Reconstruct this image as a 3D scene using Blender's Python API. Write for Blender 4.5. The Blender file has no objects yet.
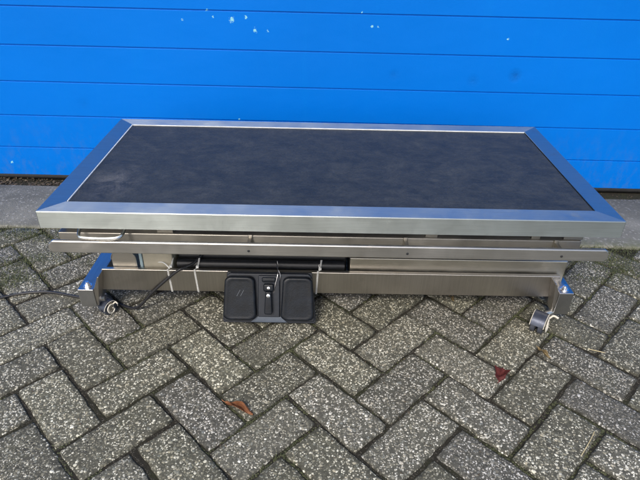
import bpy, bmesh, math, random
from mathutils import Vector, Matrix
R = math.radians
S = bpy.context.scene
C = S.collection
random.seed(7)

# ---------------------------------------------------------------- camera
cam_d = bpy.data.cameras.new('camera')
cam = bpy.data.objects.new('camera', cam_d)
C.objects.link(cam)
PITCH, ROLL, F, H = 0.55846, -0.02398, 536.11, 0.9154
c_, s_ = math.cos(PITCH), math.sin(PITCH)
fw = Vector((0, c_, -s_)); up0 = Vector((0, s_, c_)); rt0 = Vector((1, 0, 0))
cr, sr = math.cos(ROLL), math.sin(ROLL)
rt = rt0 * cr - up0 * sr
up = rt0 * sr + up0 * cr
cam.matrix_world = Matrix(((rt.x, up.x, -fw.x, 0), (rt.y, up.y, -fw.y, 0), (rt.z, up.z, -fw.z, H), (0, 0, 0, 1)))
cam_d.sensor_width = 36.0
cam_d.lens = 36.0 * F / 640.0
cam_d.clip_start = 0.02
cam_d.clip_end = 200
S.camera = cam

# ---------------------------------------------------------------- light
world = bpy.data.worlds.new('World')
S.world = world
world.use_nodes = True
wn = world.node_tree
sky = wn.nodes.new('ShaderNodeTexSky')
sky.sky_type = 'NISHITA'
sky.sun_disc = False
SUN_EL, SUN_AZ = 44.0, 200.0           # azimuth measured clockwise from +Y
sky.sun_elevation = R(SUN_EL)
sky.sun_rotation = R(SUN_AZ)
sky.dust_density = 3.0
sky.air_density = 1.0
sky.ozone_density = 1.0
bg = wn.nodes['Background']
bg.inputs['Strength'].default_value = 0.14
wn.links.new(sky.outputs[0], bg.inputs['Color'])
sun_d = bpy.data.lights.new('sun', 'SUN')
sun_d.energy = 1.4
sun_d.angle = R(14)
sun_d.color = (1.0, 0.96, 0.88)
sun = bpy.data.objects.new('sun', sun_d)
C.objects.link(sun)
d = Vector((math.sin(R(SUN_AZ)) * math.cos(R(SUN_EL)), math.cos(R(SUN_AZ)) * math.cos(R(SUN_EL)), math.sin(R(SUN_EL))))
sun.rotation_euler = d.to_track_quat('Z', 'Y').to_euler()
S.view_settings.view_transform = 'Standard'
S.view_settings.look = 'None'
S.view_settings.gamma = 1
S.view_settings.use_curve_mapping = False
S.view_settings.exposure = 0.68


# ---------------------------------------------------------------- node helpers
class NT:
    def __init__(s, name):
        s.m = bpy.data.materials.new(name)
        s.m.use_nodes = True
        s.t = s.m.node_tree
        s.b = s.t.nodes['Principled BSDF']
    def n(s, typ, **kw):
        k = s.t.nodes.new('ShaderNode' + typ)
        for a, v in kw.items():
            if a.startswith('i_'):
                key = a[2:]
                key = int(key) if key.isdigit() else key.replace('_', ' ')
                s.set(k.inputs[key], v)
            else:
                setattr(k, a, v)
        return k
    def set(s, sock, v):
        if isinstance(v, bpy.types.NodeSocket):
            s.t.links.new(v, sock)
        else:
            sock.default_value = v
    def P(s, **kw):
        for a, v in kw.items():
            s.set(s.b.inputs[a.replace('_', ' ')], v)
    def coord(s, out='Object'):
        return s.n('TexCoord').outputs[out]
    def geo(s):
        return s.n('NewGeometry').outputs['Position']
    def mapv(s, v, scale):
        return s.n('Mapping', i_Vector=v, i_Scale=scale).outputs[0]
    def noise(s, v, scale, detail=4, rough=.55, dist=0.0):
        return s.n('TexNoise', i_Vector=v, i_Scale=scale, i_Detail=detail, i_Roughness=rough, i_Distortion=dist).outputs[0]
    def voro(s, v, scale, feature='F1', rnd=1.0, dim='3D'):
        return s.n('TexVoronoi', i_Vector=v, feature=feature, i_Scale=scale, i_Randomness=rnd, voronoi_dimensions=dim)
    def ramp(s, f, stops, interp='LINEAR'):
        r = s.n('ValToRGB', i_Fac=f)
        r.color_ramp.interpolation = interp
        e = r.color_ramp.elements
        while len(e) < len(stops):
            e.new(0.5)
        for i, (p, c) in enumerate(stops):
            e[i].position = p
            e[i].color = (c, c, c, 1) if isinstance(c, (int, float)) else (*c, 1)
        return r.outputs[0]
    def math(s, op, a, b=0.0, c=0.0, clamp=False):
        k = s.n('Math', operation=op, use_clamp=clamp)
        s.set(k.inputs[0], a); s.set(k.inputs[1], b)
        if len(k.inputs) > 2: s.set(k.inputs[2], c)
        return k.outputs[0]
    def mix(s, f, a, b, mode='MIX'):
        k = s.n('MixRGB', blend_type=mode)
        s.set(k.inputs[0], f)
        for i, v in ((1, a), (2, b)):
            s.set(k.inputs[i], v if isinstance(v, bpy.types.NodeSocket) else (*v, 1) if len(v) == 3 else v)
        return k.outputs[0]
    def bump(s, h, strength, dist, normal=None):
        k = s.n('Bump', i_Height=h, i_Strength=strength, i_Distance=dist)
        if normal is not None: s.set(k.inputs['Normal'], normal)
        return k.outputs[0]
    def sep(s, v):
        return s.n('SeparateXYZ', i_Vector=v).outputs


def steel(name, col, axis='x', rough=.3, smudge=.12, metallic=1.0, split=0, aniso=.55):
    t = NT(name)
    v = t.coord()
    sc = {'x': (3, 160, 160), 'y': (160, 3, 160), 'z': (160, 160, 3)}[axis]
    g = t.noise(t.mapv(v, sc), 4, 4, .7)
    big = t.noise(v, 7, 5, .6, .6)
    fine = t.noise(v, 60, 3, .6)
    dirt = t.ramp(t.noise(v, 18, 6, .7), [(.58, 0), (.85, 1)])
    c = t.mix(t.ramp(g, [(.3, 0), (.7, 1)]), [x * .86 for x in col], [min(1, x * 1.08) for x in col])
    c = t.mix(t.math('MULTIPLY', dirt, .35), c, (.20, .17, .13))
    r = t.math('ADD', t.math('MULTIPLY', t.math('SUBTRACT', big, .5), smudge * 2.2), rough)
    r = t.math('ADD', r, t.math('MULTIPLY', t.math('SUBTRACT', fine, .5), smudge * .5))
    r = t.math('ADD', r, t.math('MULTIPLY', dirt, .15), clamp=True)
    tang = {'x': (0, 1, 1), 'y': (1, 0, 1), 'z': (1, 1, 0)}[axis]
    tn = t.n('CombineXYZ', i_0=tang[0], i_1=tang[1], i_2=tang[2]).outputs[0]
    if split:
        # the side members are brushed along their own length
        so = t.sep(v)
        ay = t.math('ABSOLUTE', so[1])
        side = t.math('GREATER_THAN', t.math('SUBTRACT', t.math('ABSOLUTE', so[0]), ay), split)      # mitred corners
        side = t.math('MULTIPLY', side, t.math('GREATER_THAN', t.sep(t.n('NewGeometry').outputs['Normal'])[2], .5))
        g2 = t.noise(t.mapv(v, (160, 3, 160)), 4, 4, .7)
        g = t.mix(side, t.n('CombineXYZ', i_0=g, i_1=g, i_2=g).outputs[0], t.n('CombineXYZ', i_0=g2, i_1=g2, i_2=g2).outputs[0])
        g = t.sep(g)[0]
        tn = t.mix(side, tn, (1, 0, 1))
    if split: r = t.math('ADD', r, t.math('MULTIPLY', side, .14), clamp=True)
    t.P(Base_Color=c, Metallic=metallic, Roughness=r, Anisotropic=aniso, Tangent=tn)
    n = t.bump(g, .12, .0004)
    n = t.bump(big, .10, .004, n)
    t.P(Normal=n)
    return t.m


def plain(name, col, rough=.5, metallic=0.0, var=.15, bump=.0004, scale=40, spec=.5):
    t = NT(name)
    v = t.coord()
    a = t.noise(v, scale, 5, .65)
    c = t.mix(t.ramp(a, [(.3, 0), (.7, 1)]), [x * (1 - var) for x in col], [min(1, x * (1 + var)) for x in col])
    t.P(Base_Color=c, Metallic=metallic, Specular_IOR_Level=spec,
        Roughness=t.math('ADD', rough - .06, t.math('MULTIPLY', a, .12)), Normal=t.bump(t.noise(v, scale * 6, 3, .6), .4, bump))
    return t.m


# ---------------------------------------------------------------- materials
STEEL_TOP = steel('brushed_steel_lengthwise', (.50, .545, .535), 'x', .42, .12, 1.0, .6311 - .29025, .70)
STEEL = steel('brushed_steel_bar', (.56, .545, .52), 'x', .33, .12)
STEEL_V = steel('brushed_steel_crosswise', (.52, .49, .45), 'z', .36, .14)
STEEL_Y = steel('brushed_steel_sideways', (.46, .46, .46), 'y', .38)
STEEL_DULL = steel('dull_steel', (.40, .38, .34), 'x', .45, .2)
BOLT = plain('zinc_bolt', (.75, .76, .78), .25, 1.0, .06)
DARK = plain('dark_coated_metal', (.012, .013, .015), .55, 0, .3)
BLACK_PL = plain('black_plastic', (.012, .013, .016), .42, 0, .3, .0003, 60)
PEDAL = plain('pedal_rubber', (.004, .006, .010), .42, 0, .6, .0008, 45, .28)
PEDAL_BASE = plain('pedal_base_plastic', (.008, .011, .018), .42, 0, .35, .0004, 45, .4)
WHITE_TIE = plain('white_nylon', (.72, .72, .70), .45, 0, .06)
BEIGE = plain('beige_painted_metal', (.42, .38, .29), .5, 0, .12)
CREAM = plain('cream_plastic', (.62, .58, .50), .5, 0, .15)
TYRE = plain('grey_rubber', (.045, .05, .065), .5, 0, .3)
CABLE_M = plain('cable_rubber', (.012, .012, .014), .45, 0, .2)
WIRE = plain('thin_wire', (.35, .35, .36), .35, 1.0, .1)
SEAL = plain('door_seal_rubber', (.012, .012, .013), .7, 0, .3, .001)


def rubber_mat_material():
    t = NT('worn_black_rubber')
    v = t.coord()
    blot = t.noise(t.mapv(v, (1, 1.4, 1)), 9, 10, .80, .3)
    fine = t.noise(v, 38, 6, .7)
    wipes = t.noise(t.mapv(v, (2.0, 26, 1)), 4.0, 9, .82, .5)
    specks = t.voro(v, 95).outputs['Distance']
    dust = t.math('MULTIPLY', t.ramp(blot, [(.38, 0), (.80, 1)]), t.ramp(fine, [(.3, .25), (.7, 1)]))
    c = t.mix(dust, (.021, .023, .023), (.080, .084, .082))
    c = t.mix(t.math('MULTIPLY', t.ramp(wipes, [(.5, 0), (.72, 1)]), .20), c, (.075, .082, .092))
    rot = t.n('Mapping', i_Vector=v, i_Rotation=(0, 0, R(24)), i_Scale=(3, 240, 1)).outputs[0]
    scr = t.math('MULTIPLY', t.ramp(t.noise(rot, 3, 3, .6), [(.66, 0), (.70, 1)]), t.ramp(t.noise(v, 5, 4, .6), [(.50, 0), (.62, 1)]))
    rot2 = t.n('Mapping', i_Vector=v, i_Rotation=(0, 0, R(-9)), i_Scale=(2, 200, 1)).outputs[0]
    scr = t.math('MAXIMUM', scr, t.math('MULTIPLY', t.ramp(t.noise(rot2, 3, 3, .6), [(.67, 0), (.71, 1)]), t.ramp(t.noise(v, 7, 4, .6), [(.48, 0), (.60, 1)])))
    c = t.mix(t.math('MULTIPLY', scr, .45), c, (.14, .145, .15))
    # pale scuffed patch near the front left corner of the mat
    s = t.sep(v)
    dx = t.math('SUBTRACT', s[0], -.515); dy = t.math('SUBTRACT', s[1], -.14)
    rr = t.math('ADD', t.math('MULTIPLY', dx, dx), t.math('MULTIPLY', t.math('MULTIPLY', dy, dy), .45))
    near = t.math('SUBTRACT', 1, t.math('MULTIPLY', rr, 180), clamp=True)
    patch = t.math('MULTIPLY', near, t.ramp(t.noise(v, 22, 8, .8, .6), [(.42, 0), (.66, 1)]))
    c = t.mix(t.math('MULTIPLY', patch, .38), c, (.20, .19, .175))
    c = t.mix(t.math('MULTIPLY', t.ramp(specks, [(.06, 1), (.10, 0)]), .25), c, (.22, .21, .19))
    gr = t.ramp(t.noise(v, 260, 4, .7), [(.3, .72), (.7, 1.25)])
    c = t.mix(1.0, c, gr, 'MULTIPLY')
    rough = t.math('ADD', .44, t.math('MULTIPLY', dust, .22))
    t.P(Base_Color=c, Roughness=rough, Specular_IOR_Level=.27)
    n = t.bump(t.noise(v, 320, 3, .6), .6, .0008)
    n = t.bump(blot, .35, .004, n)
    t.P(Normal=n)
    return t.m
MAT = rubber_mat_material()


def door_material():
    t = NT('blue_door_paint')
    v = t.geo()
    s = t.sep(v)
    big = t.noise(v, 1.3, 4, .5)
    streak = t.noise(t.mapv(v, (9, 1, .9)), 3, 5, .65)
    c = t.mix(t.ramp(big, [(.3, 0), (.7, 1)]), (.0001, .130, .53), (.0002, .145, .59))
    c = t.mix(t.math('MULTIPLY', t.ramp(streak, [(.52, 0), (.8, 1)]), .25), c, (.0006, .164, .57))
    # weathering and splashed dirt close to the ground
    low = t.math('SUBTRACT', 1, t.math('MULTIPLY', s[2], 3.6), clamp=True)
    dirt = t.math('MULTIPLY', low, t.ramp(t.noise(t.mapv(v, (1, 1, .5)), 34, 7, .75), [(.48, 0), (.72, 1)]))
    c = t.mix(t.math('MULTIPLY', dirt, .30), c, (.10, .13, .18))
    # scuffs (soft dark) and flakes of bare pale metal
    def spot(x, z, r):
        dx = t.math('SUBTRACT', s[0], x); dz = t.math('SUBTRACT', s[2], z)
        q = t.math('SQRT', t.math('ADD', t.math('MULTIPLY', dx, dx), t.math('MULTIPLY', dz, dz)))
        return t.math('SUBTRACT', 1, t.math('DIVIDE', q, r), clamp=True)
    sc = None
    for x, z, r, k in ((.652, .434, .028, 1.2), (.512, .413, .026, .6), (.240, .427, .022, .5), (-.85, .30, .03, .3)):
        a = t.math('MULTIPLY', spot(x, z, r), k, clamp=True)
        sc = a if sc is None else t.math('MAXIMUM', sc, a)
    sc = t.math('MULTIPLY', sc, t.ramp(t.noise(v, 60, 5, .7), [(.3, .3), (.65, 1)]))
    c = t.mix(t.math('MULTIPLY', sc, .40), c, (.004, .05, .20))
    fl = None
    for x, z, r in ((-.304, .592, .022), (-.258, .602, .013), (-.23, .562, .018), (-.365, .599, .010), (-.467, .588, .010), (-.383, .62, .010), (-.188, .560, .010),
                    (.118, .624, .008), (.153, .582, .011), (.173, .581, .011), (.604, .553, .009), (-.301, .258, .008), (-1.17, .069, .012)):
        a = spot(x, z, r * .62)
        fl = a if fl is None else t.math('MAXIMUM', fl, a)
    jag = t.noise(t.mapv(v, (1, 1, 1.7)), 140, 6, .75, .3)
    fm = t.math('MULTIPLY', t.math('GREATER_THAN', fl, .03), t.ramp(t.math('ADD', t.math('MULTIPLY', fl, .9), t.math('MULTIPLY', t.math('SUBTRACT', jag, .5), 3.6)), [(.50, 0), (.56, 1)]))
    c = t.mix(fm, c, t.mix(t.noise(v, 300, 2, .5), (.10, .42, .55), (.38, .66, .66)))
    st = t.noise(v, 210, 3, .6)
    t.P(Base_Color=c, Roughness=t.math('ADD', .36, t.math('MULTIPLY', t.noise(v, 20, 5, .7), .16)), Specular_IOR_Level=.10)
    n = t.bump(st, .25, .0012)
    n = t.bump(t.noise(t.mapv(v, (.6, 1, 1)), 6, 3, .5), .35, .010, n)
    n = t.bump(sc, .5, -.004, n)
    t.P(Normal=n)
    return t.m
DOOR = door_material()


def paver_material():
    t = NT('exposed_aggregate_paver')
    v = t.geo()
    tint = t.n('VertexColor', layer_name='tint').outputs['Color']
    ts = t.n('SeparateColor', i_0=tint).outputs
    # each paver carries its own cast of stones: shift the texture by the tint
    vv = t.n('VectorMath', operation='ADD', i_0=v, i_1=t.n('CombineXYZ', i_0=t.math('MULTIPLY', ts[0], 3.0), i_1=t.math('MULTIPLY', ts[1], 3.0), i_2=0.0).outputs[0]).outputs[0]
    warp = t.n('TexNoise', i_Vector=vv, i_Scale=160.0, i_Detail=2.0).outputs[1]
    wv = t.n('VectorMath', operation='ADD', i_0=vv, i_1=t.n('VectorMath', operation='SCALE', i_0=warp, i_Scale=.0045).outputs[0]).outputs[0]
    base = t.mix(t.ramp(t.noise(v, 70, 5, .7), [(.3, 0), (.7, 1)]), (.034, .034, .029), (.10, .098, .084))
    height = t.math('MULTIPLY', t.noise(v, 400, 3, .6), .12)
    col = base
    def layer(col, height, scale, r0, r1, present, h):
        vo = t.voro(wv, scale, dim='3D')
        cs = t.n('SeparateColor', i_0=vo.outputs['Color']).outputs
        rad = t.math('MULTIPLY_ADD', cs[0], r1 - r0, r0)
        q = t.math('DIVIDE', vo.outputs['Distance'], rad)
        mask = t.math('MULTIPLY', t.ramp(q, [(.78, 1), (1.0, 0)]), t.math('GREATER_THAN', present, cs[1]))
        stone = t.ramp(cs[2], [(0, (.040, .040, .037)), (.22, (.095, .092, .080)), (.44, (.20, .19, .155)), (.56, (.16, .17, .165)),
                               (.66, (.36, .33, .27)), (.80, (.46, .45, .42)), (.90, (.58, .56, .50)), (1, (.70, .69, .65))])
        col = t.mix(mask, col, stone)
        dome = t.math('MULTIPLY', t.math('SUBTRACT', 1, t.math('MULTIPLY', q, q), clamp=True), t.math('MULTIPLY', mask, h))
        return col, t.math('MAXIMUM', height, dome)
    col, height = layer(col, height, 280, .40, .66, .80, .30)
    col, height = layer(col, height, 155, .28, .60, .58, .60)
    col, height = layer(col, height, 98, .20, .48, .36, 1.0)
    # grime: dark film, algae
    film = t.ramp(t.noise(v, 5.5, 6, .65, .5), [(.35, 0), (.75, 1)])
    col = t.mix(t.math('MULTIPLY', film, .34), col, (.085, .083, .068))
    alg = t.ramp(t.noise(v, 11, 6, .7), [(.55, 0), (.8, 1)])
    col = t.mix(t.math('MULTIPLY', alg, .30), col, (.060, .066, .030))
    # each paver a little lighter or darker, some browner
    k = t.math('MULTIPLY_ADD', ts[0], .44, .98)
    col = t.mix(1.0, col, t.n('CombineColor', i_0=k, i_1=t.math('MULTIPLY', k, .985), i_2=t.math('MULTIPLY', k, t.math('MULTIPLY_ADD', ts[1], .12, .86))).outputs[0], 'MULTIPLY')
    # edge darkening carried in the blue channel of the tint: dirt gathered at the worn arris
    edge = t.math('MULTIPLY', ts[2], t.ramp(t.noise(v, 85, 6, .75), [(.42, 0), (.58, 1)]))
    col = t.mix(t.math('MULTIPLY', edge, .85, clamp=True), col, (.030, .029, .021))
    t.P(Base_Color=col, Roughness=.82, Specular_IOR_Level=.3, Normal=t.bump(height, .75, .0022))
    return t.m
PAVER = paver_material()


def joint_material():
    t = NT('joint_earth')
    v = t.geo()
    a = t.noise(v, 90, 6, .75)
    b = t.ramp(t.noise(v, 7, 5, .65), [(.47, 0), (.66, 1)])
    c = t.mix(a, (.010, .009, .007), (.045, .041, .032))
    c = t.mix(t.math('MULTIPLY', b, .75), c, (.034, .038, .018))
    t.P(Base_Color=c, Roughness=.95, Specular_IOR_Level=.15, Normal=t.bump(a, .9, .004))
    return t.m
JOINT = joint_material()


def slab_material():
    t = NT('weathered_concrete')
    v = t.geo()
    s = t.sep(v)
    a = t.noise(v, 6, 7, .7, .4)
    c = t.mix(t.ramp(a, [(.3, 0), (.7, 1)]), (.10, .10, .088), (.22, .215, .185))
    pits = t.voro(v, 210).outputs['Distance']
    c = t.mix(t.ramp(pits, [(.10, .7), (.24, 0)]), c, (.05, .05, .045))
    st = t.n('SeparateColor', i_0=t.voro(v, 150).outputs['Color']).outputs
    c = t.mix(t.math('MULTIPLY', t.math('GREATER_THAN', st[0], .9), .5), c, (.36, .35, .32))
    edge = t.ramp(t.math('ADD', s[1], t.math('MULTIPLY', t.noise(v, 14, 5, .7), .05)), [(0, 0), (1, 1)])
    e2 = t.math('SUBTRACT', 1, t.math('DIVIDE', t.math('SUBTRACT', t.math('ADD', s[1], t.math('MULTIPLY', t.noise(v, 14, 5, .7), -.05)), 1.445), .045), clamp=True)
    moss = t.math('MULTIPLY', e2, t.ramp(t.noise(v, 34, 6, .75), [(.36, 0), (.58, 1)]))
    c = t.mix(t.math('MULTIPLY', moss, .55), c, (.085, .10, .045))
    dark = t.ramp(t.noise(v, 2.6, 5, .6), [(.45, 0), (.7, 1)])
    c = t.mix(t.math('MULTIPLY', dark, .6), c, (.060, .060, .052))
    t.P(Base_Color=c, Roughness=.88, Specular_IOR_Level=.3)
    n = t.bump(t.noise(v, 170, 6, .7), .7, .003)
    n = t.bump(pits, .5, .002, n)
    t.P(Normal=n)
    return t.m
SLAB = slab_material()


def tinted(name, stops, rough=.7, scale=60, bump=.001, trans=0.0):
    t = NT(name)
    v = t.coord()
    t.P(Base_Color=t.ramp(t.noise(v, scale, 5, .7), stops), Roughness=rough, Normal=t.bump(t.noise(v, scale * 2, 4, .7), .6, bump))
    return t.m
LEAF_BROWN = tinted('dry_brown_leaf', [(.3, (.16, .055, .018)), (.55, (.30, .12, .05)), (.75, (.42, .22, .12))])
LEAF_RED = tinted('dark_red_leaf', [(.3, (.09, .016, .016)), (.6, (.20, .045, .04)), (.8, (.30, .10, .08))])
LEAF_TAN = tinted('tan_leaf', [(.3, (.24, .17, .08)), (.7, (.42, .33, .18))])
STRAW = tinted('dry_straw', [(.3, (.36, .29, .15)), (.7, (.55, .47, .29))])
GRASS = tinted('short_grass', [(.3, (.040, .055, .018)), (.7, (.095, .105, .038))])
MOSS = tinted('cushion_moss', [(.3, (.022, .028, .010)), (.7, (.062, .066, .024))])
LITTER = tinted('dead_leaf_litter', [(.3, (.030, .022, .014)), (.55, (.09, .065, .038)), (.8, (.20, .15, .09))])


# ---------------------------------------------------------------- mesh helpers
def link(name, bm, m, parent=None, smooth=False, auto=True, recenter=True):
    """one mesh object; its origin goes to the middle of its own bounds"""
    loc = Vector((0, 0, 0))
    if recenter and len(bm.verts):
        xs = [v.co for v in bm.verts]
        lo = Vector([min(v[i] for v in xs) for i in range(3)])
        hi = Vector([max(v[i] for v in xs) for i in range(3)])
        loc = (lo + hi) / 2
        bmesh.ops.translate(bm, verts=bm.verts, vec=-loc)
    me = bpy.data.meshes.new(name)
    bm.normal_update()
    bm.to_mesh(me)
    bm.free()
    me.materials.append(m)
    if smooth:
        for p in me.polygons: p.use_smooth = True
        if auto:
            me.set_sharp_from_angle(angle=R(50))
    o = bpy.data.objects.new(name, me)
    C.objects.link(o)
    if smooth:
        wm = o.modifiers.new('weighted', 'WEIGHTED_NORMAL')
        wm.mode = 'FACE_AREA'
        wm.weight = 90
        wm.keep_sharp = True
    if parent is not None:
        o.parent = parent
        # 'loc' is in the thing's own space; a sub-part subtracts its parent's place
        base = Vector((0, 0, 0))
        q = parent
        while q is not None and q.parent is not None:
            base += q.location
            q = q.parent
        loc = loc - base
    o.location = loc
    return o


def box(bm, x0, x1, y0, y1, z0, z1, bev=0.0, seg=2, rot=None):
    r = bmesh.ops.create_cube(bm, size=1)
    vs = r['verts']
    c = Vector(((x0 + x1) / 2, (y0 + y1) / 2, (z0 + z1) / 2))
    for v in vs:
        v.co = Vector((v.co.x * (x1 - x0), v.co.y * (y1 - y0), v.co.z * (z1 - z0)))
    if rot is not None:
        bmesh.ops.rotate(bm, verts=vs, cent=(0, 0, 0), matrix=rot)
    for v in vs: v.co += c
    if bev > 0:
        es = list({e for v in vs for e in v.link_edges})
        bmesh.ops.bevel(bm, geom=es, offset=bev, segments=seg, profile=.5, affect='EDGES')
    return bm


def nb(): return bmesh.new()


def prism(bm, pts, axis, a0, a1, bev=0.0, seg=2):
    """extrude a polygon along an axis. axis 'y': pts are (x,z); 'x': (y,z); 'z': (x,y)"""
    def mk(p, a):
        return {'y': (p[0], a, p[1]), 'x': (a, p[0], p[1]), 'z': (p[0], p[1], a)}[axis]
    va = [bm.verts.new(mk(p, a0)) for p in pts]
    vb = [bm.verts.new(mk(p, a1)) for p in pts]
    n = len(pts)
    fs = [bm.faces.new(va), bm.faces.new(vb[::-1])]
    for i in range(n):
        fs.append(bm.faces.new((va[i], vb[i], vb[(i + 1) % n], va[(i + 1) % n])))
    bmesh.ops.recalc_face_normals(bm, faces=fs)
    if bev > 0:
        es = list({e for f in fs for e in f.edges})
        bmesh.ops.bevel(bm, geom=es, offset=bev, segments=seg, profile=.5, affect='EDGES')
    return bm


def catmull(pts, n=8):
    P = [Vector(p) for p in pts]
    P = [P[0] * 2 - P[1]] + P + [P[-1] * 2 - P[-2]]
    out = []
    for i in range(1, len(P) - 2):
        for k in range(n):
            t = k / n
            a, b, c, d_ = P[i - 1], P[i], P[i + 1], P[i + 2]
            out.append(.5 * ((2 * b) + (c - a) * t + (2 * a - 5 * b + 4 * c - d_) * t * t + (3 * b - a - 3 * c + d_) * t ** 3))
    out.append(P[-2])
    return out


def tube(bm, pts, r, n=10, taper=None, flat=1.0):
    rings = []
    prev = None
    for i, p in enumerate(pts):
        a = pts[max(i - 1, 0)]; b = pts[min(i + 1, len(pts) - 1)]
        tdir = (Vector(b) - Vector(a)).normalized()
        if prev is None:
            u = tdir.orthogonal().normalized()
        else:
            u = (prev - tdir * prev.dot(tdir)).normalized()
        prev = u
        w = tdir.cross(u)
        rr = r if taper is None else r * taper(i / (len(pts) - 1))
        rings.append([bm.verts.new(Vector(p) + u * math.cos(2 * math.pi * k / n) * rr + w * math.sin(2 * math.pi * k / n) * rr * flat) for k in range(n)])
    for i in range(len(rings) - 1):
        for k in range(n):
            bm.faces.new((rings[i][k], rings[i][(k + 1) % n], rings[i + 1][(k + 1) % n], rings[i + 1][k]))
    bm.faces.new(rings[0][::-1]); bm.faces.new(rings[-1])
    return bm


def lathe(bm, prof, center, axis='x', n=28, a0=0.0, a1=2 * math.pi):
    """prof: list of (offset along axis, radius), closed loop"""
    full = abs(a1 - a0 - 2 * math.pi) < 1e-6
    m = n if full else n + 1
    rings = []
    for k in range(m):
        a = a0 + (a1 - a0) * k / n
        ring = []
        for o, r in prof:
            if axis == 'x': p = (o, r * math.cos(a), r * math.sin(a))
            elif axis == 'y': p = (r * math.cos(a), o, r * math.sin(a))
            else: p = (r * math.cos(a), r * math.sin(a), o)
            ring.append(bm.verts.new(Vector(p) + Vector(center)))
        rings.append(ring)
    q = len(prof)
    fs = []
    for k in range(m if full else m - 1):
        A, B = rings[k], rings[(k + 1) % m]
        for j in range(q):
            fs.append(bm.faces.new((A[j], A[(j + 1) % q], B[(j + 1) % q], B[j])))
    if not full:
        fs.append(bm.faces.new(rings[0])); fs.append(bm.faces.new(rings[-1][::-1]))
    bmesh.ops.recalc_face_normals(bm, faces=fs)
    return bm


def hexbolt(bm, x, y, z, r=.007, h=.006, axis='z'):
    pts = [(r * math.cos(math.pi / 3 * k), r * math.sin(math.pi / 3 * k)) for k in range(6)]
    if axis == 'z':
        prism(bm, [(x + a, y + b) for a, b in pts], 'z', z, z + h, .0008, 1)
        lathe(bm, [(z - .0005, r * 1.35), (z + .0016, r * 1.35), (z + .0016, .0005), (z - .0005, .0005)], (x, y, 0), 'z', 18)
    else:
        prism(bm, [(x + a, z + b) for a, b in pts], 'y', y - h, y, .0006, 1)


def thing(name, label, cat, loc=(0, 0, 0), rz=0.0, group=None):
    o = bpy.data.objects.new(name, None)
    o.empty_display_size = .1
    C.objects.link(o)
    o.location = loc
    o.rotation_euler = (0, 0, rz)
    tag(o, label, cat, group)
    return o


def tag(o, label, cat, group=None):
    o['label'] = label
    o['category'] = cat
    if group: o['group'] = group
    return o


def kind(o, k):
    o['kind'] = k
    return o


# ================================================================ SETTING
Y_DOOR = 1.858
SLAB_Y0 = lambda x: 1.4775 - .0195 * x      # front edge of the concrete strip
SLAB_Y1 = 1.795

# --- bed of earth under and beyond the pavers
bm = nb()
for (x0, x1, y0, y1) in ((-30, 30, -30, 1.90),):
    vs = [bm.verts.new((x, y, -.0042)) for x, y in ((x0, y0), (x1, y0), (x1, y1), (x0, y1))]
    bm.faces.new(vs)
kind(link('ground', bm, JOINT, recenter=False), 'structure')

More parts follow.
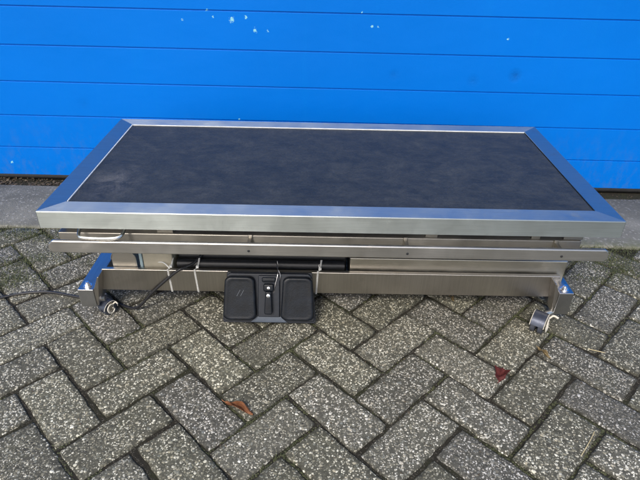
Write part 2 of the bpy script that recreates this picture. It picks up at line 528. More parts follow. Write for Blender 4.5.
# --- herringbone pavers
TH, OX, OY, PW, PL = -0.77954, .15534, .88941, .10332, .21
cu = Vector((math.cos(TH), math.sin(TH))); cv = Vector((-math.sin(TH), math.cos(TH)))
from mathutils import noise as mn
bm = nb()
lay = bm.loops.layers.color.new('tint')
rng = random.Random(11)
GAP = .0031
def paver(u0, v0, w, l):
    cx, cy = u0 + w / 2, v0 + l / 2
    wc = Vector((OX, OY)) + cu * cx + cv * cy
    if not (-3.2 < wc.x < 3.2 and -1.3 < wc.y < 1.62): return
    lim = SLAB_Y0(wc.x) - .004
    g = GAP + rng.uniform(-.0006, .0010)
    w2, l2 = w / 2 - g, l / 2 - g
    ang = rng.gauss(0, .009)
    jx, jy = rng.gauss(0, .0013), rng.gauss(0, .0013)
    zt = rng.gauss(0, .0010); tx, ty = rng.gauss(0, .009), rng.gauss(0, .009)
    per = []
    nx, ny = max(2, round(2 * w2 / .015)), max(2, round(2 * l2 / .015))
    rc = .0035
    def edge_pts():
        for i in range(nx + 1): yield (-w2 + 2 * w2 * i / nx, -l2, 0, -1)
        for i in range(1, ny + 1): yield (w2, -l2 + 2 * l2 * i / ny, 1, 0)
        for i in range(1, nx + 1): yield (w2 - 2 * w2 * i / nx, l2, 0, 1)
        for i in range(1, ny): yield (-w2, l2 - 2 * l2 * i / ny, -1, 0)
    sd = rng.uniform(0, 100)
    P = []
    for x, y, nx_, ny_ in edge_pts():
        corner = abs(abs(x) - w2) < 1e-6 and abs(abs(y) - l2) < 1e-6
        k = mn.noise(Vector((x * 45 + sd, y * 45, sd))) * .0034 + mn.noise(Vector((x * 160 + sd, y * 160, sd))) * .0016
        x2, y2 = x, y
        if corner:
            x2 -= math.copysign(rc * .38, x); y2 -= math.copysign(rc * .38, y)
        else:
            x2 += nx_ * k; y2 += ny_ * k
        P.append((x2, y2))
    rgb = (rng.random() ** 1.0, rng.random(), 0.0, 1)
    ca, sa = math.cos(ang), math.sin(ang)
    cut = False
    def place(x, y, z, inset):
        sx = 1 - inset / w2; sy = 1 - inset / l2
        x *= sx; y *= sy
        xr = x * ca - y * sa + jx; yr = x * sa + y * ca + jy
        q = wc + cu * xr + cv * yr
        yy = min(q.y, lim)
        return bm.verts.new((q.x, yy, z + zt + tx * x + ty * y))
    r0 = [place(x, y, -.012, 0) for x, y in P]
    r1 = [place(x, y, -.0034, .0002) for x, y in P]
    r2 = [place(x, y, -.0008, .0016 + .001 * abs(mn.noise(Vector((x * 60, y * 60, sd))))) for x, y in P]
    r3 = [place(x, y, .0002, .0034) for x, y in P]
    r4 = [place(x, y, .0007, .0125) for x, y in P]
    if sum(1 for v in r0 if v.co.y >= lim - 1e-5) > len(r0) * .72:
        bmesh.ops.delete(bm, geom=r0 + r1 + r2 + r3 + r4, context='VERTS')
        return
    n = len(P)
    def strip(A, B, ea, eb):
        for i in range(n):
            f = bm.faces.new((A[i], A[(i + 1) % n], B[(i + 1) % n], B[i]))
            f.smooth = True
            for lp in f.loops:
                e = ea if lp.vert in (A[i], A[(i + 1) % n]) else eb
                lp[lay] = (rgb[0], rgb[1], e, 1)
    strip(r0, r1, 1, 1); strip(r1, r2, 1, 1); strip(r2, r3, 1, .75); strip(r3, r4, .75, .0)
    f = bm.faces.new(r4)
    f.smooth = True
    for lp in f.loops: lp[lay] = (rgb[0], rgb[1], 0, 1)
for m_ in range(-30, 31):
    for n_ in range(-14, 15):
        bx, by = m_ * PW + n_ * PL, -m_ * PW + n_ * PL
        paver(bx - PW, by, PW, PL)
        paver(bx, by + PL - PW, PL, PW)
kind(link('paved_ground', bm, PAVER, recenter=False), 'structure')

# --- concrete strip before the door
bm = nb()
N = 160
prof_n = 5
front = []
for i in range(N + 1):
    x = -4 + 8 * i / N
    y0 = SLAB_Y0(x) + mn.noise(Vector((x * 22, 3.1, 0))) * .003 + mn.noise(Vector((x * 70, 9.1, 0))) * .0016
    yb = SLAB_Y1 - .004 * math.sin(x * 3) + mn.noise(Vector((x * 18, 7.7, 0))) * .004
    row = [(x, y0, -.02), (x, y0 + .0005, .0020), (x, y0 + .003, .0052), (x, y0 + .008, .0064), (x, y0 + .03, .0068), (x, yb - .006, .0068), (x, yb - .001, .0045), (x, yb, -.02)]
    front.append([bm.verts.new(p) for p in row])
for i in range(N):
    for j in range(7):
        f = bm.faces.new((front[i][j], front[i + 1][j], front[i + 1][j + 1], front[i][j + 1])); f.smooth = True
kind(link('concrete_strip', bm, SLAB, recenter=False), 'structure')

# ================================================================ GARAGE DOOR
door = thing('garage_door', 'bright blue ribbed sectional garage door with horizontal grooves and small paint chips, behind the steel table', 'garage door', (0, Y_DOOR, 0))
RIB, Z0 = .12215, .6185 - 5 * .12215
bm = nb()
prof = []
z = .020
prof.append((0.0, z))
k = 0
zz = Z0
levels = [Z0 + i * RIB for i in range(1, 19)]
for g in levels:
    prof += [(0.0, g - .0022), (.0005, g - .0014), (.0040, g - .0008), (.0044, g + .0022), (.0005, g + .0029), (0.0, g + .0036)]
prof.append((0.0, Z0 + 19 * RIB))
prof += [(.042, Z0 + 19 * RIB), (.042, .020)]
xs_ = [-2.6 + 5.2 * i / 40 for i in range(41)]
rings = [[bm.verts.new((x, y, zz_)) for y, zz_ in prof] for x in xs_]
for i in range(40):
    for j in range(len(prof)):
        bm.faces.new((rings[i][j], rings[i + 1][j], rings[i + 1][(j + 1) % len(prof)], rings[i][(j + 1) % len(prof)]))
bm.faces.new(rings[0][::-1]); bm.faces.new(rings[-1])
bmesh.ops.recalc_face_normals(bm, faces=bm.faces)
link('door_leaf', bm, DOOR, door)
bm = nb()
prism(bm, [(.002, .0205), (-.001, .012), (.001, .003), (.010, -.004), (.034, -.004), (.038, .012), (.036, .0205)], 'x', -2.6, 2.6)
link('bottom_seal', bm, SEAL, door, smooth=True)

# ================================================================ TREATMENT TABLE
TX, TY, TZ, TR = .0257, .9955, .3529, .0125
tb = thing('treatment_table', 'low stainless steel treatment table with black rubber top and wheeled base', 'table', (TX, TY, 0), TR)
L2, W, BZ, BW = .6311, .5805, .3125, .0475

def bev_edges(bm, test, off, seg):
    es = [e for e in bm.edges if test(e)]
    bmesh.ops.bevel(bm, geom=es, offset=off, segments=seg, profile=.5, affect='EDGES')

# top frame: folded steel sheet with a recess
bm = nb()
def rect(i, z): return [bm.verts.new(p) for p in ((-L2 + i, i, z), (L2 - i, i, z), (L2 - i, W - i, z), (-L2 + i, W - i, z))]
a = rect(0, BZ); b = rect(0, TZ); c = rect(BW, TZ); dd = rect(BW, TZ - .0060); e = rect(.016, BZ); e2 = rect(.016, BZ + .012)
def band(A, B):
    for i in range(4): bm.faces.new((A[i], A[(i + 1) % 4], B[(i + 1) % 4], B[i]))
band(a, b); band(b, c); band(c, dd); bm.faces.new(dd); band(e, a); band(e2, e); bm.faces.new(e2[::-1])
bmesh.ops.recalc_face_normals(bm, faces=bm.faces)
def outer_top(ed):
    return all(abs(v.co.z - TZ) < 1e-5 for v in ed.verts) and all(abs(v.co.x) > L2 - 1e-4 or v.co.y < 1e-4 or v.co.y > W - 1e-4 for v in ed.verts)
def corner_v(ed):
    return all(abs(abs(v.co.x) - L2) < 1e-4 and (v.co.y < 1e-4 or v.co.y > W - 1e-4) for v in ed.verts) and abs(ed.verts[0].co.z - ed.verts[1].co.z) > .01
bev_edges(bm, lambda q: outer_top(q) or corner_v(q), .0022, 4)
bev_edges(bm, lambda q: all(abs(v.co.z - TZ) < 1e-5 for v in q.verts) and all((abs(abs(v.co.x) - (L2 - BW)) < 1e-4 or abs(v.co.y - BW) < 1e-4 or abs(v.co.y - W + BW) < 1e-4) for v in q.verts) and not any(abs(v.co.x) > L2 - .02 or v.co.y < .02 or v.co.y > W - .02 for v in q.verts), .0011, 2)
link('tabletop_frame', bm, STEEL_TOP, tb, smooth=True)

# rubber mat in the recess
bm = nb()
box(bm, -L2 + BW + .0015, L2 - BW - .0015, BW + .0015, W - BW - .0015, TZ - .0058, TZ - .0022, .0012, 2)
link('rubber_mat', bm, MAT, tb, smooth=True)

# added pale bead: the frame lip's bright sky highlight as solid colour, left and rear
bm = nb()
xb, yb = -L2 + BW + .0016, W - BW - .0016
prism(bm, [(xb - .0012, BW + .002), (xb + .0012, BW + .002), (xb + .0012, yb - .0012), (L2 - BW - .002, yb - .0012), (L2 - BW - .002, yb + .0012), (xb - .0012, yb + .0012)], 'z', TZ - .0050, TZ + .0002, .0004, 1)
link('highlight_bead', bm, plain('pale_highlight', (.62, .63, .62), .45, 0, .15), tb, smooth=True)

# upper sub-frame below the top
def beam(name, x0, x1, y0, y1, z0, z1, m, bev=.002, parent=tb):
    b_ = nb(); box(b_, x0, x1, y0, y1, z0, z1, bev)
    return link(name, b_, m, parent, smooth=True)
beam('upper_bar', -.609, .563, .025, .050, .250, .2865, STEEL_DULL)
beam('upper_bar', -.609, .563, .520, .545, .250, .2865, STEEL_DULL)
beam('upper_bar', -.609, -.584, .052, .518, .252, .2845, STEEL_Y)
beam('upper_bar', .538, .563, .052, .518, .252, .2845, STEEL_Y)
beam('upper_bar', -.02, .02, .052, .518, .254, .2825, STEEL_Y)
# spacers between sub-frame and top
for x, w_ in ((-.372, .018), (.225, .014), (.46, .010), (.545, .022)):
    for y0 in (.030, .523):
        beam('spacer', x - w_, x + w_, y0, y0 + .016, .2868, .3122, STEEL_DULL, .001)
# thin inner stiffener seen in the gap
beam('stiffener', -.60, -.367, .046, .062, .2880, .3120, STEEL_DULL, .001)
beam('stiffener', .50, .60, .046, .062, .2925, .3120, STEEL_DULL, .001)
beam('stiffener', -.365, .498, .046, .062, .2940, .3120, plain('rusty_brown_steel', (.07, .052, .042), .6, .3, .3), .001)

# side rail for accessories with cut corners
bm = nb()
h0, h1 = .2590, .2892
prism(bm, [(-.618, h0 + .010), (-.611, h0), (.603, h0), (.610, h0 + .010), (.607, h1 - .006), (.600, h1), (-.606, h1), (-.616, h1 - .010)], 'y', -.016, -.006, .0030, 3)
rail = link('accessory_rail', bm, STEEL, tb, smooth=True)
for x in (-.181, .166, .505):
    bm = nb(); box(bm, x - .004, x + .004, -.0062, .0262, .2745, .2845, .001)
    box(bm, x - .005, x + .005, .0215, .0248, .262, .2895, .001)
    br = link('rail_bracket', bm, STEEL_DULL, tb, smooth=True)
    bm = nb(); hexbolt(bm, x, -.0158, .272, .0032, .0016, 'y')
    link('rail_bolt', bm, DARK, rail, smooth=True)

# bent rod handle under the front left edge
bm = nb()
hp = catmull([(-.552, .022, .310), (-.553, .012, .301), (-.549, -.004, .2965), (-.538, -.011, .2955), (-.50, -.013, .295), (-.47, -.011, .2955), (-.459, -.004, .2965), (-.455, .012, .301), (-.456, .022, .310)], 8)
tube(bm, hp, .0036, 12)
link('handle', bm, plain('polished_steel', (.86, .85, .82), .16, 1.0, .04), tb, smooth=True)

# ---- base
FB_Y = .105
bm = nb()
prism(bm, [(-.570, .131), (-.607, .066), (.6005, .066), (.5855, .131)], 'y', FB_Y, FB_Y + .011, .0018, 3)
link('cross_beam', bm, STEEL_V, tb, smooth=True)
bm = nb()
prism(bm, [(-.570, .131), (-.607, .066), (.6005, .066), (.5855, .131)], 'y', .470, .504, .0018, 3)
link('cross_beam', bm, STEEL_V, tb, smooth=True)

def caster(parent, x, y, a, px, py, lever=0, ztop=.042, k=.88, wid=.85):
    """swivel caster: wheel centre (x, y), heading a, stem under (px, py)"""
    M = Matrix.Translation((x, y, 0)) @ Matrix.Rotation(a, 4, 'Z') @ Matrix.Diagonal((k * wid, k, k, 1))
    # stem and plate
    bm = nb()
    lathe(bm, [(.034, .0015), (.034, .011), (ztop, .011), (ztop, .0015)], (px, py, 0), 'z', 20)
    v0 = len(bm.verts)
    # arm from stem to the hood
    tube(bm, catmull([(px, py, .037), ((px + x) / 2, (py + y) / 2, .0420), (x, y, .0475)], 5), .0075, 10, None, .6)
    cs = link('caster', bm, BOLT, parent, smooth=True)
    for side in (-1, 1):
        bm = nb()
        o_ = side * .0115
        lathe(bm, [(o_ - .007, .0150), (o_ - .0078, .0240), (o_ - .006, .0262), (o_ + .006, .0262), (o_ + .0078, .0240), (o_ + .007, .0150)], (0, 0, .0262), 'x', 40)
        bmesh.ops.transform(bm, matrix=M, verts=bm.verts)
        wh = link('wheel', bm, TYRE, cs, smooth=True)
        bm = nb()
        lathe(bm, [(o_ - .0066, .0005), (o_ - .0072, .0145), (o_ + .0072, .0145), (o_ + .0066, .0005)], (0, 0, .0262), 'x', 28)
        bmesh.ops.transform(bm, matrix=M, verts=bm.verts)
        link('hub', bm, CREAM, cs, smooth=True)
    # dark hood over the wheels with a bright rim at each side
    bm = nb()
    lathe(bm, [(-.0195, .0278), (-.0195, .0300), (.0195, .0300), (.0195, .0278)], (0, 0, .0262), 'x', 22, R(-10), R(165))
    bmesh.ops.transform(bm, matrix=M, verts=bm.verts)
    link('hood', bm, plain('dark_blue_plastic', (.07, .08, .11), .30, .5, .2), cs, smooth=True)
    for o_ in (-.0212, .0212):
        bm = nb()
        tube(bm, [(o_, .0294 * math.cos(R(q_)), .0262 + .0294 * math.sin(R(q_))) for q_ in range(-14, 169, 7)], .0011, 8)
        bmesh.ops.transform(bm, matrix=M, verts=bm.verts)
        link('hood_rim', bm, CREAM if lever else BOLT, cs, smooth=True)
    bm = nb()
    for o_ in (-.0226, .0226):
        box(bm, o_ - .0007, o_ + .0007, -.008, .008, .018, .050, .0004, 1)
    box(bm, -.0226, .0226, -.008, .008, .0505, .0525, .0006, 1)
    lathe(bm, [(-.0255, .0004), (-.0255, .0042), (.0255, .0042), (.0255, .0004)], (0, 0, .0262), 'x', 12)
    bmesh.ops.transform(bm, matrix=M, verts=bm.verts)
    link('fork', bm, STEEL_DULL, cs, smooth=True)
    # curled brake lever
    bm = nb()
    tube(bm, catmull([(.024, .012, .040), (.026, -.004, .046), (.027, -.017, .036), (.028, -.014, .019), (.028, .0, .012), (.027, .010, .020), (.027, .004, .030)], 6), .0026, 8)
    tube(bm, catmull([(.024, .010, .042), (.034, .016, .050), (.050, .012, .051)], 5), .0028, 8)
    bmesh.ops.transform(bm, matrix=M, verts=bm.verts)
    link('brake_lever', bm, CREAM, cs, smooth=True)
    return cs

for x0, x1, in ((-.627, -.5875), (.5785, .6155)):
    bm = nb()
    # runner: rises slightly towards the front end, which is cut square
    z1 = .0900 if x0 < 0 else .1030
    prism(bm, [(.072, .036), (.072, z1), (.110, z1), (.110, z1), (.515, z1 - .006), (.515, .036)][:2] + [(.515, z1 - .004), (.515, .036)], 'x', x0, x1, .0016, 2)
    rn = link('side_runner', bm, STEEL_Y, tb, smooth=True)
    xm = (x0 + x1) / 2
    bm = nb(); hexbolt(bm, xm, .090, z1, .0078, .0075)
    lathe(bm, [(z1 + .006, .0005), (z1 + .006, .0042), (z1 + .012, .0042), (z1 + .0125, .0005)], (xm, .090, 0), 'z', 14)
    link('bolt', bm, BOLT, rn, smooth=True)
# corner gussets between runner and beam
bm = nb()
prism(bm, [(-.5868, .040), (-.5868, .088), (-.571, .1285), (-.567, .1285), (-.583, .040)], 'y', .0730, .1045, .0008, 1)
link('gusset', bm, STEEL_V, tb, smooth=True)
bm = nb()
prism(bm, [(.5778, .040), (.5778, .100), (.566, .129), (.562, .129), (.5735, .040)], 'y', .0730, .1045, .0008, 1)
link('gusset', bm, STEEL_V, tb, smooth=True)

caster(tb, .536, .050, R(-34), .592, .088, 1, k=1.0, wid=.80)
caster(tb, -.572, .094, R(-30), -.607, .100, 1, k=.72)
caster(tb, -.555, .44, R(60), -.607, .485)
caster(tb, .545, .44, R(100), .597, .485)

# half-round pivot bracket behind the beam, left
bm = nb()
pts = [(-.546, .080)] + [(-.5155 + .0305 * math.cos(R(a_)), .1515 + .0305 * math.sin(R(a_))) for a_ in range(180, -1, -15)] + [(-.485, .080)]
prism(bm, pts, 'y', .1185, .142, .0022, 2)
link('pivot_bracket', bm, STEEL_DULL, tb, smooth=True)
bm = nb()
pts = [(-.546, .080)] + [(-.5155 + .0305 * math.cos(R(a_)), .1515 + .0305 * math.sin(R(a_))) for a_ in range(180, -1, -15)] + [(-.485, .080)]
prism(bm, pts, 'y', .42, .446, .0022, 2)
link('pivot_bracket', bm, STEEL_DULL, tb, smooth=True)
bm = nb()
tube(bm, [(-.5155 + .0305 * math.cos(R(a_)), .119, .1515 + .0305 * math.sin(R(a_))) for a_ in range(180, -1, -9)] + [(-.4845, .119, .085)], .0013, 6)
link('bracket_edge', bm, STEEL, tb, smooth=True)
# drive motor box
bm = nb(); box(bm, -.470, -.395, .125, .28, .085, .172, .004, 3)
mo = link('motor_box', bm, BEIGE, tb, smooth=True)
bm = nb(); box(bm, -.478, -.4705, .123, .27, .095, .170, .0015, 2)
link('end_plate', bm, plain('pale_blue_plastic', (.32, .42, .45), .45), mo, smooth=True)
# dark actuator with its housing
bm = nb(); box(bm, -.388, .046, .150, .33, .060, .150, .006, 3)
ac = link('control_box', bm, DARK, tb, smooth=True)
bm = nb(); tube(bm, [(-.385, .134, .134), (.040, .134, .134)], .0115, 20)
link('actuator_tube', bm, BLACK_PL, tb, smooth=True)
# long cover of the lifting mechanism, right
bm = nb(); box(bm, .052, .603, .122, .40, .088, .1655, .003, 3)
cvb = link('lift_cover', bm, steel('warm_brushed_steel', (.52, .49, .42), 'x', .36, .18), tb, smooth=True)
# folded scissor arms
for y0 in (.19, .40):
    for sgn in (-1, 1):
        bm = nb()
        cx_, cz_ = (-.02, .205)
        box(bm, -.40, .40, y0 + (0 if sgn > 0 else .014), y0 + (.010 if sgn > 0 else .024), -.016, .016, .003, 2)
        bmesh.ops.rotate(bm, verts=bm.verts, cent=(0, y0, 0), matrix=Matrix.Rotation(sgn * R(6.2), 3, 'Y'))
        bmesh.ops.translate(bm, verts=bm.verts, vec=(cx_, 0, cz_))
        link('scissor_arm', bm, STEEL_DULL, tb, smooth=True)

# white cable ties strapped round the front beam
def cable_tie(x, lean, tail):
    bm = nb()
    z0, z1, y0, y1 = .0645, .1325, FB_Y - .0012, FB_Y + .0125
    pts = [(x + lean, y1, z0 + .005), (x + lean, y0 + .004, z0 - .0012), (x + lean, y0, z0 + .003), (x + lean * .5, y0, (z0 + z1) / 2), (x, y0 - .0004, z1 - .001), (x + .001, y0 + .004, z1 + .0008), (x + .0055, y1 - .003, z1 + .0015), (x + .007, y1 + .004, z1 + .008), (x + .009, y1 + .012, z1 + .020)]
    P = catmull(pts, 6)
    w_ = .0021
    A = [bm.verts.new(p + Vector((-w_, 0, 0))) for p in P]; B = [bm.verts.new(p + Vector((w_, 0, 0))) for p in P]
    for i in range(len(P) - 1): bm.faces.new((A[i], B[i], B[i + 1], A[i + 1]))
    r_ = bmesh.ops.solidify(bm, geom=bm.faces[:], thickness=.0011)
    box(bm, x + .002, x + .009, y1 - .006, y1 + .002, z1 + .001, z1 + .0065, .001)
    if tail:
        tube(bm, catmull([(x + .005, y1 - .012, z1 + .004), (x + tail * .4, y1 + .004, z1 + .010), (x + tail, y1 + .010, z1 + .007)], 6), .0014, 6, None, .6)
    link('cable_tie', bm, WHITE_TIE, tb, smooth=True)
cable_tie(-.404, .003, -.035)
cable_tie(-.337, .003, .0)
cable_tie(-.028, -.003, .006)

# ================================================================ FOOT PEDAL
pt = (-.1235 - TX, 0, 0)
ped = thing('foot_pedal', 'black double foot switch tied by wire to the front beam of the steel table', 'foot switch', (-.1235, 1.0460, .0135), .012)
TILT = math.atan2(.132, .052)     # hangs steeply, its toe near the paving
Mp = Matrix.Rotation(R(67), 4, 'X')
def pbox(bm, x0, x1, v0, v1, n0, n1, bev, seg=3, taper=0.0):
    """box in pedal space: v runs up the slope, n points out of the face"""
    box(bm, x0, x1, v0, v1, n0, n1, bev, seg)
def fin(name, bm, m, parent=ped):
    bmesh.ops.transform(bm, matrix=Mp, verts=bm.verts)
    return link(name, bm, m, parent, smooth=True)
def rrect(w0, w1, v0, v1, r, cx=0.0):
    """rounded trapezoid outline: half width w0 at v0, w1 at v1"""
    out = []
    cs = [(cx + w0 - r, v0 + r, -90), (cx + w1 - r, v1 - r, 0), (cx - w1 + r, v1 - r, 90), (cx - w0 + r, v0 + r, 180)]
    for x, y, a in cs:
        for k in range(6):
            t_ = R(a + 18 * k)
            out.append((x + r * math.cos(t_), y + r * math.sin(t_)))
    return out
LH = .128
bm = nb()
base_out = [(-.1145, .010), (-.1105, .005), (.1105, .005), (.1145, .010), (.104, LH - .006), (.098, LH), (-.098, LH), (-.104, LH - .006)]
prism(bm, base_out, 'z', .0, .016, .0025, 2)
prism(bm, [(-.1180, .004), (-.1140, -.002), (.1140, -.002), (.1180, .004), (.106, LH + .001), (-.106, LH + .001)], 'z', -.004, .0045, .0015, 2)
pb = fin('base_plate', bm, PEDAL_BASE)
bm = nb()
prism(bm, [(-.046, .0035), (-.030, .0185), (.030, .0185), (.046, .0035)], 'z', .0155, .0185, .001, 1)
fin('toe_strip', bm, plain('grey_blue_plastic', (.055, .070, .095), .4, 0, .2), pb)
for s in (-1, 1):
    bm = nb()
    r0 = rrect(.0415, .0370, .004, .142, .0165, s * .0715)
    r0 = [(x, .009 + y * .80) for x, y in r0]
    # dished pad in steps
    def ring(inset, n_):
        cx_ = s * .0715; cy_ = .064
        return [bm.verts.new((cx_ + (x - cx_) * (1 - inset / .036), cy_ + (y - cy_) * (1 - inset / .07), n_)) for x, y in r0]
    rs = [ring(0, .0165), ring(0, .0270), ring(.0006, .0300), ring(.0025, .0322), ring(.0060, .0330), ring(.0090, .0322), ring(.016, .0318)]
    n = len(r0)
    for A, B in zip(rs, rs[1:]):
        for i in range(n): bm.faces.new((A[i], A[(i + 1) % n], B[(i + 1) % n], B[i]))
    bm.faces.new(rs[-1]); bm.faces.new(rs[0][::-1])
    bmesh.ops.recalc_face_normals(bm, faces=bm.faces)
    pd = fin('pedal', bm, PEDAL)
    # moulded strokes
    if s > 0: continue
    bm = nb()
    if s < 0:
        for dx in (0, .009):
            prism(bm, [(-.079 + dx, .074), (-.0775 + dx, .074), (-.069 + dx, .090), (-.0705 + dx, .090)], 'z', .0316, .0326)
    fin('stroke_mark', bm, plain('scuffed_grey', (.06, .07, .085), .5), pd)
# middle housing
bm = nb()
prism(bm, [(-.0270, .019), (.0270, .019), (.0265, .124), (-.0265, .124)], 'z', .016, .024, .002, 2)
hs = fin('housing', bm, PEDAL_BASE)
bm = nb()
prism(bm, [(-.010, .034), (-.0085, .030), (.0085, .030), (.010, .034), (.0075, .088), (-.0075, .088)], 'z', .024, .040, .003, 2)
box(bm, -.013, .013, .086, .106, .024, .034, .004, 2)
box(bm, -.017, .017, .109, .121, .024, .030, .003, 2)
fin('safety_latch', bm, PEDAL)
bm = nb()
lathe(bm, [(.0395, .0004), (.0395, .0050), (.042, .0044), (.0430, .0004)], (0, .078, 0), 'z', 16)
lathe(bm, [(.033, .0004), (.033, .0040), (.0355, .0036), (.036, .0004)], (0, .096, 0), 'z', 16)
fin('screw', bm, BOLT)
# hanging wire
bm = nb()
tube(bm, catmull([(.012, .010, .085), (.016, .016, .105), (.022, .028, .128), (.021, .042, .1290), (.020, .052, .1275), (.017, .078, .124), (.016, .079, .128), (.019, .052, .1320), (.022, .040, .134), (.028, .030, .122), (.022, .018, .100), (.012, .010, .083)], 6), .0010, 6)
tube(bm, catmull([(.021, .040, .131), (.023, .030, .150), (.021, .034, .163)], 5), .0008, 6)
link('hanging_wire', bm, WIRE, ped, smooth=True)

# ================================================================ POWER CABLE
bm = nb()
cp = [(-.290, 1.150, .162), (-.315, 1.118, .1430), (-.335, 1.102, .1375), (-.352, 1.0915, .134), (-.385, 1.0905, .105), (-.425, 1.088, .066), (-.452, 1.087, .034), (-.474, 1.090, .012), (-.500, 1.098, .0050),
      (-.545, 1.118, .0042), (-.600, 1.135, .0042), (-.643, 1.137, .0042), (-.698, 1.150, .0042), (-.747, 1.157, .0042), (-.810, 1.146, .0042), (-.854, 1.126, .0042), (-.93, 1.085, .0042), (-1.05, 1.05, .0042), (-1.25, 1.07, .0042), (-1.5, 1.16, .0042)]
tube(bm, catmull(cp, 10), .0035, 10)
tag(link('power_cable', bm, CABLE_M, smooth=True), 'black rubber power cable hanging over the table beam and trailing left across the pavers', 'cable')

# ================================================================ LEAVES AND STRAWS
def leaf(name, m, x, y, ang, L, Wd, curl, label, lobes=0, seed=0, cat='leaf', lift=.0):
    rg = random.Random(seed)
    bm = nb()
    n, k = 16, 6
    grid = []
    for i in range(n + 1):
        t_ = i / n
        w = Wd * (math.sin(math.pi * min(1, t_ * .96 + .02)) ** .75)
        if lobes: w *= .62 + .38 * abs(math.sin(t_ * math.pi * lobes + .4))
        w *= 1 + rg.uniform(-.10, .10)
        row = []
        for j in range(-k, k + 1):
            s = j / k
            xx = (t_ - .5) * L
            yy = s * w / 2
            zc = curl * (abs(s) ** 1.6) * w + .010 * curl * math.sin(t_ * 9 + s * 3) + lift * math.sin(math.pi * t_)
            zc += .0012 * mn.noise(Vector((xx * 120 + seed, yy * 120, 0)))
            yy *= 1 - .45 * curl * abs(s)
            row.append(bm.verts.new((xx, yy, zc)))
        grid.append(row)
    for i in range(n):
        for j in range(2 * k):
            bm.faces.new((grid[i][j], grid[i + 1][j], grid[i + 1][j + 1], grid[i][j + 1]))
    bmesh.ops.solidify(bm, geom=bm.faces[:], thickness=.0005)
    tube(bm, catmull([(-L * .5 - L * .16, .002, .001), (-L * .5, 0, .0012), (0, 0, .0016), (L * .48, 0, .0012)], 6), .0007, 6)
    zmin = min(v.co.z for v in bm.verts)
    bmesh.ops.translate(bm, verts=bm.verts, vec=(0, 0, -zmin))
    o = link(name, bm, m, smooth=True, recenter=False)
    o.location = (x, y, .0012)
    o.rotation_euler = (0, 0, ang)
    return tag(o, label, cat)
leaf('fallen_leaf', LEAF_BROWN, -.163, .774, math.atan2(-.030, .062), .070, .019, .38, 'narrow curled orange brown leaf on the pavers, left foreground', seed=2, lift=.004)
leaf('fallen_leaf', LEAF_RED, .424, .890, R(65), .046, .042, .38, 'crumpled dark red leaf on the pavers, right of centre', lobes=3, seed=5, lift=.003)
leaf('fallen_leaf', LEAF_TAN, .550, .965, R(-62), .040, .012, .35, 'small narrow tan leaf lying near the right caster', seed=8)
leaf('fallen_leaf', LEAF_TAN, .366, 1.172, R(-70), .026, .010, .35, 'tiny pale leaf on the pavers under the front beam', seed=12)
def straw(pts, r, label):
    bm = nb(); tube(bm, catmull([(x, y, z) for x, y, z in pts], 6), r, 6)
    return tag(link('straw', bm, STRAW, smooth=True), label, 'straw')
straw([(.527, .680, .003), (.556, .712, .005), (.577, .738, .003)], .0010, 'thin yellow straw in the right foreground joint')
straw([(.665, .985, .003), (.70, .972, .004)], .0010, 'short pale straw right of the yellow leaf')


# ================================================================ SMALL GROWTH (stuff)
def to_world(u, v):
    q = Vector((OX, OY)) + cu * u + cv * v
    return q.x, q.y
def joints():
    """segments of every joint line in world space"""
    for m_ in range(-30, 31):
        for n_ in range(-14, 15):
            bx, by = m_ * PW + n_ * PL, -m_ * PW + n_ * PL
            for (u0, v0, w, l) in ((bx - PW, by, PW, PL), (bx, by + PL - PW, PL, PW)):
                yield (u0, v0, u0 + w, v0)
                yield (u0, v0, u0, v0 + l)
rg = random.Random(3)
def blade(bm, x, y, z, h, w, a, lean):
    dx, dy = math.cos(a), math.sin(a)
    px, py = -dy * w, dx * w
    p = [(x + dx * lean * t * t * h, y + dy * lean * t * t * h, z + h * t * (1 - .25 * lean * t)) for t in (0, .5, 1)]
    v = [bm.verts.new((p[0][0] - px, p[0][1] - py, p[0][2])), bm.verts.new((p[0][0] + px, p[0][1] + py, p[0][2])),
         bm.verts.new((p[1][0] + px * .7, p[1][1] + py * .7, p[1][2])), bm.verts.new((p[1][0] - px * .7, p[1][1] - py * .7, p[1][2])), bm.verts.new(p[2])]
    bm.faces.new((v[0], v[1], v[2], v[3])); bm.faces.new((v[3], v[2], v[4]))
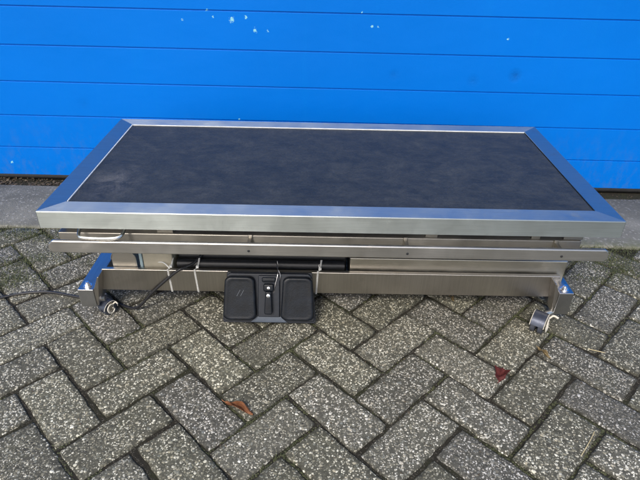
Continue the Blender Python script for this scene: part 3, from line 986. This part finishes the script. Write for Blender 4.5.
# moss cushions and crumbs in the joints
bmM, bmG, bmS = nb(), nb(), nb()
def crumb(bm, x, y, z, r):
    vs = []
    base = rg.uniform(0, 6.28)
    top = bm.verts.new((x + rg.uniform(-.3, .3) * r, y + rg.uniform(-.3, .3) * r, z + r * rg.uniform(.5, .95)))
    for k in range(5):
        a = base + k * 1.2566
        rr = r * rg.uniform(.6, 1.15)
        vs.append(bm.verts.new((x + rr * math.cos(a), y + rr * math.sin(a), z)))
    for k in range(5): bm.faces.new((vs[k], vs[(k + 1) % 5], top))
for (u0, v0, u1, v1) in joints():
    x0, y0 = to_world(u0, v0); x1, y1 = to_world(u1, v1)
    mx, my = (x0 + x1) / 2, (y0 + y1) / 2
    if not (-1.5 < mx < 1.5 and .45 < my < 1.46): continue
    ln = math.hypot(x1 - x0, y1 - y0)
    for _ in range(int(ln / .0012)):
        t_ = rg.random()
        x = x0 + (x1 - x0) * t_ + rg.gauss(0, .0018); y = y0 + (y1 - y0) * t_ + rg.gauss(0, .0018)
        if y > SLAB_Y0(x) - .002: continue
        if rg.random() < .5: crumb(bmS, x, y, -.0045, rg.uniform(.0010, .0026))
        wet = mn.noise(Vector((x * 5.0, y * 5.0, 2.2))) + .35 * mn.noise(Vector((x * 19, y * 19, 5)))
        wet += .25 * max(0, (y - 1.15) / .3) + (.25 if abs(x) > .75 and y > 1.15 else 0)
        if wet < rg.uniform(.0, .5): continue
        crumb(bmM, x, y, -.0040, rg.uniform(.0014, .0034))
        if wet > .42 and rg.random() < .18:
            blade(bmG, x, y, -.005, rg.uniform(.006, .016), .0006, rg.uniform(0, 6.28), rg.uniform(.2, 1.0))
# grass tufts along the slab and at the sides
spots = [(-.98, 1.455, .05, 150), (-.90, 1.445, .05, 170), (-.80, 1.42, .05, 110), (-.72, 1.46, .03, 60), (-.86, 1.31, .04, 120), (-.84, 1.22, .035, 110), (-.88, 1.19, .03, 60), (-1.05, 1.40, .05, 110),
         (.87, 1.36, .04, 90), (.905, 1.325, .04, 130), (.97, 1.44, .03, 50), (.78, 1.445, .03, 40), (.84, 1.28, .03, 50), (-.66, 1.30, .02, 30), (1.05, 1.30, .04, 60), (-1.2, 1.30, .06, 100), (-.60, 1.455, .02, 40), (-1.0, 1.30, .07, 120), (-.93, 1.24, .05, 90), (-.78, 1.34, .05, 70), (.93, 1.40, .05, 90), (.82, 1.38, .05, 80), (.98, 1.22, .05, 60), (.75, 1.30, .04, 40)]
for x, y, sp, nn in spots:
    for _ in range(int(nn * 1.8)):
        px, py = rg.gauss(x, sp), rg.gauss(y, sp * .45)
        if py > SLAB_Y0(px) - .001: py = SLAB_Y0(px) - .002
        blade(bmG, px, py, -.003, rg.uniform(.006, .020), rg.uniform(.0006, .0012), rg.uniform(0, 6.28), rg.uniform(.3, 1.4))
        if rg.random() < .6: crumb(bmM, rg.gauss(x, sp), min(rg.gauss(y, sp * .4), SLAB_Y0(px) - .003), .0, rg.uniform(.0015, .0035))
# moss band on the front lip of the strip, right side
for _ in range(2600):
    x = rg.uniform(-1.6, 1.8)
    dens = .12 + (.75 if x > .5 else 0) + (.25 if x < -.6 else 0)
    if rg.random() > dens: continue
    y = SLAB_Y0(x) + abs(rg.gauss(0, .009)) - .004
    if mn.noise(Vector((x * 16, y * 30, 0))) < -.05: continue
    crumb(bmM, x, y, .0040 if y > SLAB_Y0(x) + .004 else -.001, rg.uniform(.0012, .0028))
kind(link('joint_grit', bmS, tinted('joint_grit', [(.3, (.018, .016, .012)), (.6, (.06, .055, .044)), (.8, (.22, .21, .18))], .9, 160), recenter=False), 'stuff')
kind(link('moss', bmM, MOSS, recenter=False), 'stuff')
kind(link('grass', bmG, GRASS, recenter=False), 'stuff')
# dead leaves and crumbs gathered in the gap under the door
bm = nb()
for _ in range(5200):
    x = rg.uniform(-2.2, 2.2)
    left = x < -.55
    if not left and rg.random() > .20: continue
    y = rg.uniform(1.786, 1.862) if left else rg.uniform(1.797, 1.855)
    z = -.005 + rg.uniform(0, .012 if left else .004)
    a, b_, r_ = rg.uniform(0, 6.28), rg.gauss(0, .5), rg.uniform(.002, .008 if left else .004)
    M = Matrix.Translation((x, y, z)) @ Matrix.Rotation(a, 4, 'Z') @ Matrix.Rotation(b_, 4, 'X')
    vs = [bm.verts.new(M @ Vector((r_ * p, r_ * q * .5, rg.uniform(-.1, .1) * r_))) for p, q in ((-1, 0), (-.3, -1), (.6, -.8), (1, 0), (.4, .9), (-.4, .8))]
    bm.faces.new(vs)
# a few crumbs scattered on the paving
for _ in range(900):
    x, y = rg.uniform(-1.2, 1.2), rg.uniform(.55, 1.46)
    a, r_ = rg.uniform(0, 6.28), rg.uniform(.0012, .0032)
    M = Matrix.Translation((x, y, .0022)) @ Matrix.Rotation(a, 4, 'Z') @ Matrix.Rotation(rg.gauss(0, .3), 4, 'X')
    vs = [bm.verts.new(M @ Vector((r_ * p, r_ * q * .45, 0))) for p, q in ((-1, 0), (-.3, -1), (.6, -.8), (1, 0), (.4, .9), (-.4, .8))]
    bm.faces.new(vs)
kind(link('leaf_litter', bm, LITTER, recenter=False), 'stuff')
